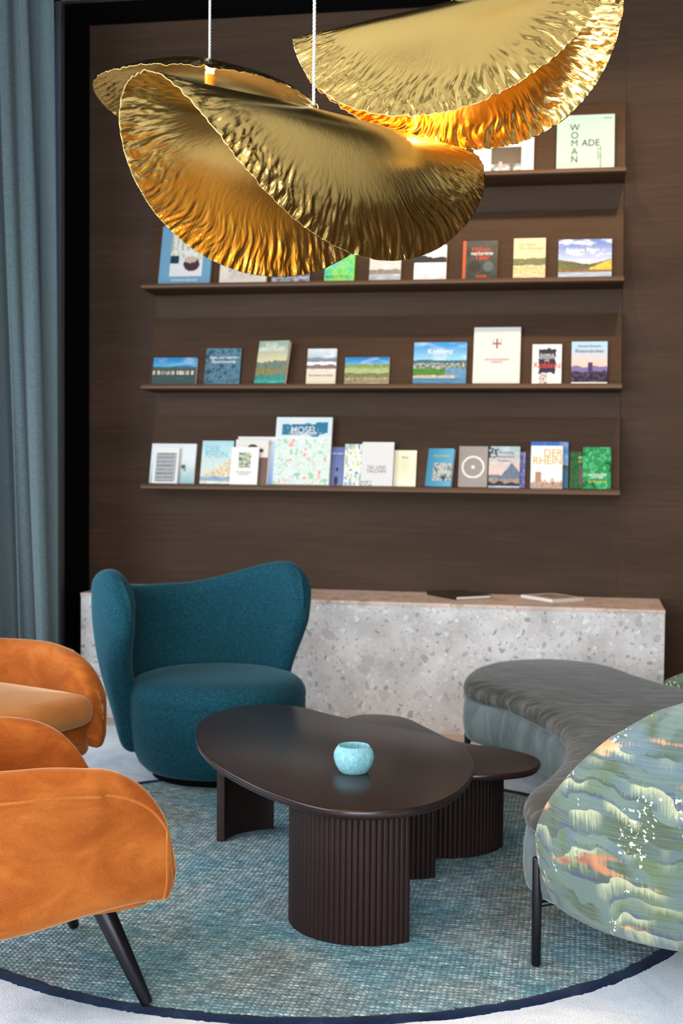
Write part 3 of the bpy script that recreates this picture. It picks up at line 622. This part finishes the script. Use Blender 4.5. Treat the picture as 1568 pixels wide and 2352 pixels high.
def text_mesh(s, size, mat, parent, loc, rot=0, cond=1.0):
    cu = bpy.data.curves.new('lettering', 'FONT'); cu.body = s; cu.size = size * 1.38; cu.align_x = 'CENTER'; cu.align_y = 'CENTER'; cu.extrude = .0002; cu.offset = 0 if s == 'M' else size * .007
    to = bpy.data.objects.new('tmp_text', cu); COL.objects.link(to)
    dg = bpy.context.evaluated_depsgraph_get(); me = bpy.data.meshes.new_from_object(to.evaluated_get(dg)); bpy.data.objects.remove(to)
    me.transform(Matrix.Scale(cond, 4, (1, 0, 0))); me.materials.clear(); me.materials.append(mat)
    o = bpy.data.objects.new('lettering', me); COL.objects.link(o); o.parent = parent
    o.location = loc; o.rotation_euler = (PI / 2, rot, 0); return o
def cover_mesh(w, h, t, art, side, nu=54, nv=68):
    """hardback cover: printed front, spine at the left, plain back; open on the other three sides"""
    bm = bmesh.new(); cl = bm.loops.layers.float_color.new('Col'); b = .0022
    def quad(vs, c):
        f = bm.faces.new([bm.verts.new(p) for p in vs])
        for l in f.loops: l[cl] = (c[0], c[1], c[2], 1)
    G = [[bm.verts.new((w * i / nu, -t, h * j / nv)) for j in range(nv + 1)] for i in range(nu + 1)]
    for i in range(nu):
        for j in range(nv):
            f = bm.faces.new((G[i][j], G[i + 1][j], G[i + 1][j + 1], G[i][j + 1])); c = art((i + .5) / nu, (j + .5) / nv)
            for l in f.loops: l[cl] = (max(0, c[0]), max(0, c[1]), max(0, c[2]), 1)
    def bx(x0, x1, y0, y1, z0, z1, c, skip=()):
        p = [(x0, y0, z0), (x1, y0, z0), (x1, y1, z0), (x0, y1, z0), (x0, y0, z1), (x1, y0, z1), (x1, y1, z1), (x0, y1, z1)]
        for k, q in enumerate(((0, 3, 2, 1), (4, 5, 6, 7), (0, 1, 5, 4), (1, 2, 6, 5), (2, 3, 7, 6), (3, 0, 4, 7))):
            if k not in skip: quad([p[i] for i in q], c)
    bx(0, w, -t + .00005, -t + b, 0, h, side, (2,)); bx(0, w, -b, 0, 0, h, side); bx(0, b, -t + b, -b, 0, h, side)
    return bm
def make_book(sh, layer, x0, x1, h, th, art, side, label, texts):
    w = x1 - x0
    r = root('book', label, 'book')
    lean = math.radians(15.2)
    o = obj('cover', cover_mesh(w, h, th, art, side), M['cover'], r, False)
    pg = bbox(.0035, w - .003, -th + .0025, -.0025, .003, h - .003); obj('page_block', pg, M['paper'], r, False)
    yb = 6.4675 + .0005 - (layer - 1) * .024
    r.location = (x0, yb, LZ[sh] + .0002); r.rotation_euler = (-lean, 0, 0)
    for s, cx, cy, size, ci, rot in texts:
        text_mesh(s, size, ink(INK[ci]), o, (cx * w, -th - .0006, cy * h), math.radians(rot), .92)
    if 'slightly open' in label or 'river valley' in label: r.rotation_euler = (-lean, 0, -.26)
    r['group'] = 'books displayed on the wall ledges'
    return r
for bk in BOOKS: make_book(*bk)
# two books lying on the bench
def flat_book(label, x, y, rz, w, d, t, art, side):
    r = root('book', label, 'book', (x, y, .606), 0, 'books lying on the stone bench')
    bm = cover_mesh(w, d, t, art, side); bmesh.ops.rotate(bm, cent=(0, 0, 0), matrix=Matrix.Rotation(-PI / 2, 3, 'X'), verts=bm.verts[:])
    bmesh.ops.translate(bm, vec=(-w / 2, -d / 2, 0), verts=bm.verts[:]); obj('cover', bm, M['cover'], r, False)
    obj('page_block', bbox(-w / 2 + .003, w / 2 - .003, -d / 2 + .003, d / 2 - .003, .003, t - .003), M['paper'], r, False)
    r.rotation_euler = (0, 0, rz); return r
flat_book('dark brown book lying flat on the stone bench, left of the white one', -.60, 6.42, math.radians(38), .205, .275, .018, blobs([C(40,32,22),C(70,58,36),C(30,26,22)],4,1), C(38,30,24))
flat_book('white book with a pinkish cover photo lying flat on the stone bench', -.135, 6.44, math.radians(40), .20, .25, .014, framed(C(216,206,202), blobs([C(90,60,50),C(190,160,150),C(150,120,110)],4,2),.15,.85,.15,.85), C(222,216,212))

# ------------------------------------------------------------------ pendant lamps: folded brass discs
import numpy as np
def leaf_points(q, rho, t):
    R, Pp, Pm, dp, dm, w0, w1, yaw, pit, rol, c2, tf, c3 = q
    u = R * rho * np.cos(t); v = R * rho * np.sin(t); un = u / R; n = 24; s = (np.arange(n) + .5) / n
    av = np.abs(v)[..., None] * s; w = np.clip(w0 + w1 * un, .01, .6)[..., None]
    Phi = np.where(v >= 0, Pp + dp * un, Pm + dm * un)[..., None]
    f = Phi * (1 - np.exp(-(av / w) ** 1.3)) + tf * (av / R) ** 2
    dv = np.abs(v)[..., None] / n
    a = (np.cos(f) * dv).sum(-1) * np.sign(v); b = -(np.sin(f) * dv).sum(-1)
    P = np.stack([u, a, b - c2 * un ** 2 * R - c3 * un ** 3 * R], -1)
    cy, sy, cp, sp, cr, sr = np.cos(yaw), np.sin(yaw), np.cos(pit), np.sin(pit), np.cos(rol), np.sin(rol)
    Rx = np.array([[1, 0, 0], [0, cr, -sr], [0, sr, cr]]); Ry = np.array([[cp, 0, sp], [0, 1, 0], [-sp, 0, cp]]); Rz = np.array([[cy, -sy, 0], [sy, cy, 0], [0, 0, 1]])
    return P @ (Rz @ Ry @ Rx).T
def pendant(label, q, c, seed, hole=(0, 0, -1), stem_tilt=(0, 0), power=7, ceil=3.75, rip=1.0):
    r = root('pendant_lamp', label, 'lamp', c, 0, 'gold pendant lamps')
    NA, NR = 1100, 104
    rr = np.concatenate([np.linspace(0.012, .55, 24), np.linspace(.55, 1, NR - 23)[1:]]); tt = np.linspace(0, 2 * np.pi, NA, endpoint=False)
    RR, TT = np.meshgrid(rr, tt, indexing='ij'); P = leaf_points(q, RR, TT)
    e = 1e-3
    dR = leaf_points(q, np.minimum(RR + e, 1.001), TT) - leaf_points(q, RR - e, TT); dT = leaf_points(q, RR, TT + e) - leaf_points(q, RR, TT - e)
    Nn = np.cross(dR, dT); Nn /= np.linalg.norm(Nn, axis=-1, keepdims=True) + 1e-12
    size = q[0]
    bm = bmesh.new(); uvl = bm.loops.layers.uv.new('UVMap'); V = []
    for i, ro in enumerate(rr):
        a = sm((ro - .56) / .44); row = []
        for k in range(NA):
            t = tt[k]; ct, s_ = math.cos(t), math.sin(t)
            wx = noise.noise(Vector((ct * 5 * size, s_ * 5 * size, ro * 5 + seed))) * 1.6
            d = noise.noise(Vector((ct * (58 * size) + wx, s_ * (58 * size) + wx, ro * 13 * size + seed * 3))) * .0044 * a * a * rip
            d += noise.noise(Vector((ct * (100 * size) + wx * 3, s_ * (100 * size), ro * 26 * size + seed * 5))) * .0022 * a ** 1.5 * rip
            d += noise.noise(Vector((P[i, k, 0] * 5, P[i, k, 1] * 5, P[i, k, 2] * 5 + seed))) * .0055 * min(1, ro * 2)
            p = P[i, k] + Nn[i, k] * d; row.append(bm.verts.new(p))
        V.append(row)
    cap = [(.5, 0)]
    for i in range(len(rr) - 1):
        for k in range(NA):
            k2 = (k + 1) % NA; f = bm.faces.new((V[i][k], V[i + 1][k], V[i + 1][k2], V[i][k2]))
            for lp, (a, b) in zip(f.loops, ((k, i), (k, i + 1), (k + 1, i + 1), (k + 1, i))): lp[uvl].uv = (a / NA, float(rr[b]))
    bm.faces.new(V[0])
    o = obj('shade', bm, M['gold'], r); md = o.modifiers.new('sheet', 'SOLIDIFY'); md.thickness = .0014; md.offset = 0
    # stem with the lamp, hanging under the fold
    sx, sy = stem_tilt
    so_ = obj('lamp_stem', rod((0, 0, -.0135), (0, 0, -.115), .0165, .0165, 32, .002), M['brass'], r)
    obj('light_ring', lathe([(.012, -.004), (.0135, -.005), (.0135, -.0125), (.012, -.0135)], 32, (0, 0)), M['led'], so_)
    l = bpy.data.lights.new('pendant_glow', 'POINT'); l.energy = power; l.color = (1, .52, .16); l.shadow_soft_size = .02
    lo = bpy.data.objects.new('pendant_glow', l); COL.objects.link(lo); lo.parent = r; lo.location = (sx * .1 + .03, sy * .1 - .03, -.10)
    # suspension ring and braided cord
    bm = bmesh.new(); pts = [(.011 * math.cos(a), 0, .010 + .011 * math.sin(a)) for a in [2 * PI * i / 20 for i in range(21)]]
    obj('suspension_ring', tube(pts, .0016, 8, False), M['brass'], r)
    bm = bmesh.new(); H = ceil - c[2]
    for ph in (0, 2 * PI / 3, 4 * PI / 3):
        n = int(H / .004); tube([(.0021 * math.cos(ph + i * .004 * 2 * PI / .030), .0021 * math.sin(ph + i * .004 * 2 * PI / .030), .016 + (H - .016) * i / n) for i in range(n + 1)], .0023, 6, True, bm)
    obj('cord', bm, M['cord'], r)
    obj('ceiling_canopy', lathe([(.05, H - .02), (.055, H - .018), (.055, H)], 32), M['brass'], r)
    return r
pendant('large folded gold leaf lamp hanging lowest in front, over the coffee table', [0.4677, 1.2904, 1.2618, 0.01, 0.1204, 0.1362, -0.0072, 0.8456, 0.0216, 0.0192, 0.0222, 0.2961, 0.0102], (-0.6415, 3.0198, 2.1173), 1.3, power=8)
pendant('pale gold folded lamp at the upper right, cut off by the frame top', [0.4389, 1.7193, 1.4037, -0.4476, 0.0113, 0.0675, 0.0313, -0.0481, -0.1549, -0.2594, -0.0145, -0.0349, 0.0036], (-0.3474, 3.4106, 2.4836), 4.1, power=10, rip=1.6)
pendant('smaller flatter gold lamp half hidden behind the upper left of the front lamp', [0.3378, 0.927, 0.7342, 0.1539, -0.0523, 0.2093, 0.0174, 0.2317, 0.1073, -0.0883, 0.2963, -0.0315, -0.0251], (-1.133, 3.8102, 2.4702), 8.7, power=10, rip=1.2)

# ------------------------------------------------------------------ coffee tables
def flutes(cx, cy, r, a0, a1, thick, z0, z1, pitch=.0165, depth=.0042):
    """curved half-shell leg: reeded outside, smooth inside"""
    a0, a1 = math.radians(a0), math.radians(a1); n = max(3, round((a1 - a0) * r / pitch)); bm = bmesh.new(); P = []; per = 9
    for i in range(n * per + 1):
        a = a0 + (a1 - a0) * i / (n * per); f = (i % per) / per
        off = depth * (math.sqrt(max(0, 1 - (2 * f - 1) ** 2)) - 1) if i % per else -depth
        P.append((cx + (r + off) * math.cos(a), cy + (r + off) * math.sin(a)))
    for i in range(41):
        a = a1 - (a1 - a0) * i / 40; P.append((cx + (r - thick) * math.cos(a), cy + (r - thick) * math.sin(a)))
    lo = [bm.verts.new((x, y, z0)) for x, y in P]; hi = [bm.verts.new((x, y, z1)) for x, y in P]; k = len(P)
    for i in range(k): bm.faces.new((lo[i], lo[(i + 1) % k], hi[(i + 1) % k], hi[i]))
    bm.faces.new(lo[::-1]); bm.faces.new(hi); return bm
MT = [(-1.246, 4.071), (-1.285, 4.27), (-1.236, 4.50), (-1.118, 4.585), (-1.002, 4.565), (-.865, 4.455), (-.705, 4.341), (-.525, 4.245), (-.395, 4.125), (-.318, 3.91), (-.298, 3.69), (-.322, 3.484), (-.388, 3.334), (-.492, 3.255), (-.604, 3.238), (-.712, 3.284), (-.865, 3.416), (-1.042, 3.630), (-1.163, 3.84)]
r = root('coffee_table', 'larger, taller dark brown coffee table carrying the glass bowl', 'table', (-.78, 3.9, 0))
prof = [(.024, .3555), (.006, .362), (.0015, .368), (0, .374), (.0005, .3815), (.0025, .3845), (.006, .3855)]
o = obj('tabletop', stack(catmull(MT, 12), prof), M['table_wood'], r, True, True); sharp(o, 50)
for a in ((-.585, 3.53, .214, 176, 315, .030), (-.98, 4.14, .214, 108, 181, .028), (-.55, 4.09, .212, 200, 306, .030)):
    o = obj('fluted_leg', flutes(*a, .0, .356), M['leg_wood'], r, True, True); sharp(o, 38)
LT = [(-.85, 4.725), (-.765, 4.813), (-.642, 4.774), (-.53, 4.60), (-.44, 4.45), (-.361, 4.385), (-.257, 4.352), (-.150, 4.262), (-.117, 4.16), (-.160, 4.03), (-.312, 3.955), (-.52, 3.99), (-.74, 4.14), (-.87, 4.40)]
r = root('coffee_table', 'lower dark brown coffee table tucked partly under the larger one, pointed end toward the sofa', 'table', (-.5, 4.35, 0))
prof = [(.018, .296), (.004, .300), (0, .306), (0, .3165), (.003, .3197), (.006, .320)]
o = obj('tabletop', stack(catmull(LT, 12), prof), M['table_wood'], r, True, True); sharp(o, 50)
for a in ((-.46, 4.33, .222, 262, 352, .028), (-.68, 4.58, .18, 95, 190, .028)):
    o = obj('fluted_leg', flutes(*a, .0, .297), M['leg_wood'], r, True, True); sharp(o, 38)

# glass tealight bowl
def lobes(a, z): return 1 + .035 * (abs(math.cos(a * 3 + .55)) ** .6 - .6) * (1 if z > .001 else .8)
prof = [(.030, .0), (.037, .001), (.045, .010), (.054, .026), (.0585, .044), (.0575, .058), (.052, .070), (.0455, .0785), (.0440, .0795), (.0425, .0780), (.0485, .068), (.0530, .057), (.0538, .044), (.0495, .028), (.041, .014), (.028, .010)]
o = obj('glass_bowl', lathe(prof, 120, (0, 0), fn=lobes), M['frost'])
o.location = (-.638, 3.640, .3856); o['label'] = 'small frosted aqua glass bowl with lobed sides on the larger coffee table'; o['category'] = 'bowl'

# ------------------------------------------------------------------ petrol lounge chair
ph = math.radians(46)
r = root('lounge_chair', 'petrol blue wool tub chair with a high curved wing back and round seat', 'armchair', (-1.46, 5.06, 0), ph)
def squ(a, z): return 1 + .03 * math.cos(4 * a) * 0
obj('plinth', lathe([(.255, 0), (.262, .002), (.262, .028), (.255, .03)], 64), M['black'], r)
prof = [(.262, .026), (.292, .034), (.318, .060), (.338, .105), (.352, .16), (.360, .22), (.364, .275), (.3645, .308), (.3630, .3135), (.3645, .319), (.366, .332), (.362, .352), (.350, .374), (.328, .392), (.290, .404), (.23, .411), (.15, .415), (.05, .417)]
obj('seat', lathe(prof, 96), M['felt'], r)
def tb_mid(s, h):
    # s along the arc (rear centre = 0), local facing is -y
    A = math.radians(109); a_ = abs(s)
    top = lerp(.735, .845, sm((a_ - .10) / .72)); corner = max(0, (a_ - .80) / .20); top -= .17 * (1 - math.sqrt(max(0, 1 - corner ** 2.2)))
    bot = lerp(.10, .085, a_); 
    bot += .045 * (1 - math.sqrt(max(0, 1 - max(0, (a_ - .7) / .3) ** 2)))
    z = bot + (top - bot) * h
    k = sm((z - .08) / .62)
    rad = .325 + .076 * k - .02 * sm((.2 - z) / .2)
    ext = interp(z, [.08, .25, .42, .60, .72, .85], [.70, .80, .88, .985, 1.0, .98]) * A
    ang = s * ext
    flare = 1 + .03 * sm((a_ - .75) / .25) * k
    return Vector((math.sin(ang) * rad * flare * 1.03, .10 * sm(z / .5) + math.cos(ang) * rad * flare, z))
obj('wing_back', shell(tb_mid, lambda s, h: .060 - .008 * abs(s), .085, .085, 72, 34), M['felt'], r)

# ------------------------------------------------------------------ orange armchairs
def arm_path(s, w=.305, yf=-.36, yb=.30):
    L1 = .34; Ra = w; Lc = 1.45 * Ra; tot = L1 + Lc; d = abs(s) * tot; sg = 1 if s >= 0 else -1
    if d < Lc:
        a = d / Lc * PI / 2; return Vector((sg * w * math.sin(a), (yf + L1) + (yb - yf - L1) * math.cos(a), 0)), tot - d
    return Vector((sg * (w - .015 * ((d - Lc) / L1) ** 2), (yf + L1) - (d - Lc), 0)), tot - d
def arm_mid(s, h):
    p, d = arm_path(s)
    top = interp(d, [0, .16, .30, .55, .80], [.565, .580, .605, .70, .80])
    top = .580 + .025 * sm((d - .1) / .25)
    if d < .20: top = .315 + (top - .315) * math.sqrt(max(0, 1 - ((.20 - d) / .20) ** 2.1))
    if d > .50: top = lerp(.605, .79, sm((d - .50) / .36))
    bot = .262 - .05 * sm((d - .05) / .5) 
    z = bot + (top - bot) * h
    out = 1 + .10 * (h - .35) * (1 if d > .2 else .5)
    tuck = -.05 * max(0, (.25 - h) / .25) ** 2
    k = out + tuck
    return Vector((p.x * k, p.y * (k if p.y > 0 else 1) - .012 * max(0, 1 - d / .1) * 0, z))
def armchair(label, c, f):
    rz = math.atan2(f[1], f[0]) + PI / 2
    r = root('armchair', label, 'armchair', (c[0], c[1], 0), rz, 'burnt orange velvet armchairs')
    T = .047; es, eh = .048, .16
    sh_ = obj('arm_and_back_shell', shell(arm_mid, lambda s, h: T, es, eh, 90, 22), M['orange'], r)
    # piping along the outer edge of the shell
    loop = []
    def outer(s, h, k=.80):
        e = 1e-3; ds = arm_mid(min(1, s + e), h) - arm_mid(max(-1, s - e), h); dh = arm_mid(s, min(1, h + e)) - arm_mid(s, max(0, h - e)); n = ds.cross(dh).normalized()
        m_ = arm_mid(s, h)
        if n.dot(Vector((m_.x, m_.y - .0, 0))) < 0: n = -n
        return m_ + n * T * k
    si, hi = .955, .85
    for h in [.10 + (hi - .10) * i / 24 for i in range(25)]: loop.append(outer(-si, h, .93))
    for i in range(1, 140): s = -si + 2 * si * i / 140; loop.append(outer(s, hi, .93))
    for h in [.10 + (hi - .10) * i / 24 for i in range(24, -1, -1)]: loop.append(outer(si, h, .93))
    obj('piping', tube(loop, .0046, 8), M['orange_piping'], sh_)
    # seat base and front rail
    so = catmull([(-.262, -.325), (0, -.345), (.262, -.325), (.285, -.1), (.26, .14), (.15, .27), (0, .30), (-.15, .27), (-.26, .14), (-.285, -.1)], 6)
    obj('seat_base', stack(so, [(.03, .232), (.010, .238), (.001, .252), (0, .275), (0, .335), (.008, .348), (.03, .352)]), M['orange'], r)
    co = catmull([(-.250, -.36), (-.13, -.392), (0, -.40), (.13, -.392), (.250, -.36), (.272, -.27), (.262, -.05), (.24, .12), (.14, .235), (0, .26), (-.14, .235), (-.24, .12), (-.262, -.05), (-.272, -.27)], 6)
    obj('seat_cushion', stack(co, [(.055, .345), (.025, .350), (.008, .362), (0, .385), (.001, .408), (.010, .432), (.030, .449), (.062, .459)], [(.35, .468), (.7, .472)]), M['orange_light'], r, label='lighter seat cushion')
    for sx, yb, fx, fy in ((-.20, -.20, -.285, -.30), (.20, -.20, .285, -.30), (-.19, .20, -.25, .30), (.19, .20, .25, .30)):
        obj('leg', rod((sx, yb, .262), (fx, fy, .0065), .0275, .0145, 28, .003), M['black_leg'], r)
    return r
armchair('burnt orange velvet armchair nearest the viewer, its arm side and black legs showing', (-1.40, 2.875), (.77, .638))
armchair('burnt orange velvet armchair farther back, its lighter seat cushion showing', (-2.115, 4.19), (.90, -.436))

# ------------------------------------------------------------------ curved sofa
SO = [(-.447, 5.12), (-.465, 5.30), (-.43, 5.55), (-.30, 5.74), (-.08, 5.81), (.132, 5.69), (.27, 5.42), (.42, 5.18), (.66, 4.92), (.82, 4.45), (.87, 3.9), (.80, 3.42), (.60, 3.14), (.32, 3.04), (.08, 3.12), (-.055, 3.235), (-.118, 3.32), (-.138, 3.40), (-.128, 3.52), (-.080, 3.70), (-.043, 3.92), (-.036, 4.13), (-.055, 4.35), (-.116, 4.56), (-.201, 4.745), (-.291, 4.915), (-.386, 5.02)]
r = root('curved_sofa', 'curved grey green velvet sofa on slim black legs with a brushstroke patterned back', 'sofa', (.2, 4.3, 0))
sc = catmull(SO, 6)
obj('seat_base', stack(sc, [(.05, .168), (.022, .170), (.010, .180), (.004, .20), (0, .235), (.001, .28), (.006, .315), (.016, .333), (.03, .338)]), M['base_velvet'], r, True, True, label='smooth blue grey base')
obj('seat_cushion', stack(sc, [(.03, .332), (.014, .334), (.004, .345), (0, .360), (.001, .375), (.008, .390), (.022, .401), (.045, .409), (.075, .414)]), M['seat_velvet'], r, True, True)
BP = catmull([(-.032, 3.29), (.010, 3.17), (.100, 3.06), (.25, 2.99), (.45, 2.985), (.68, 3.08), (.87, 3.33), (.96, 3.85), (.90, 4.5), (.73, 4.97), (.50, 5.22), (.32, 5.33)], 10, False)
arcl = [0.0]
for a, b in zip(BP, BP[1:]): arcl.append(arcl[-1] + (b - a).length)
def bp(d):
    for i in range(len(BP) - 1):
        if d <= arcl[i + 1]: return BP[i].lerp(BP[i + 1], (d - arcl[i]) / (arcl[i + 1] - arcl[i]))
    return BP[-1]
TL = arcl[-1]
def bk_mid(s, h):
    d = (s + 1) / 2 * TL; p = bp(d); q_ = bp(min(TL, d + .01)) - bp(max(0, d - .01)); n = Vector((q_.y, -q_.x)).normalized()
    top = interp(d, [0, .02, .05, .11, .18, .27, .37, .50, .8, 1.4, TL - .9, TL - .5, TL - .25, TL - .12, TL], [.33, .37, .415, .49, .565, .655, .73, .79, .84, .86, .82, .68, .53, .46, .40])
    bot = .172 + .022 * (1 - math.sqrt(max(0, 1 - max(0, (.05 - d) / .05) ** 2)))
    z = bot + (top - bot) * h; lean = .055 * (h - .3) + .02 * math.sin(h * PI)
    return Vector((p.x + n.x * lean, p.y + n.y * lean, z))
obj('patterned_back', shell(bk_mid, lambda s, h: .042, .022, .14, 130, 30), M['pattern'], r, True, True, label='brushstroke patterned fabric back')
for (x, y, zt, bx, by) in ((-.096, 3.285, .283, .12, 3.45), (-.440, 5.175, .292, -.25, 5.30), (.62, 5.02, .28, .5, 4.85), (.84, 3.35, .28, .65, 3.45), (.02, 5.80, .28, -.02, 5.62)):
    lg = obj('leg', rod((x, y, 0), (x, y, zt), .0125, .0125, 24, .005), M['black_metal'], r, True, True)
    bk = obj('leg_bracket', tube([(x, y, .158), (bx, by, .158)], .008, 10), M['black_metal'], None, True, True); bk.parent = lg; bk.location = (-r.location.x, -r.location.y, 0)
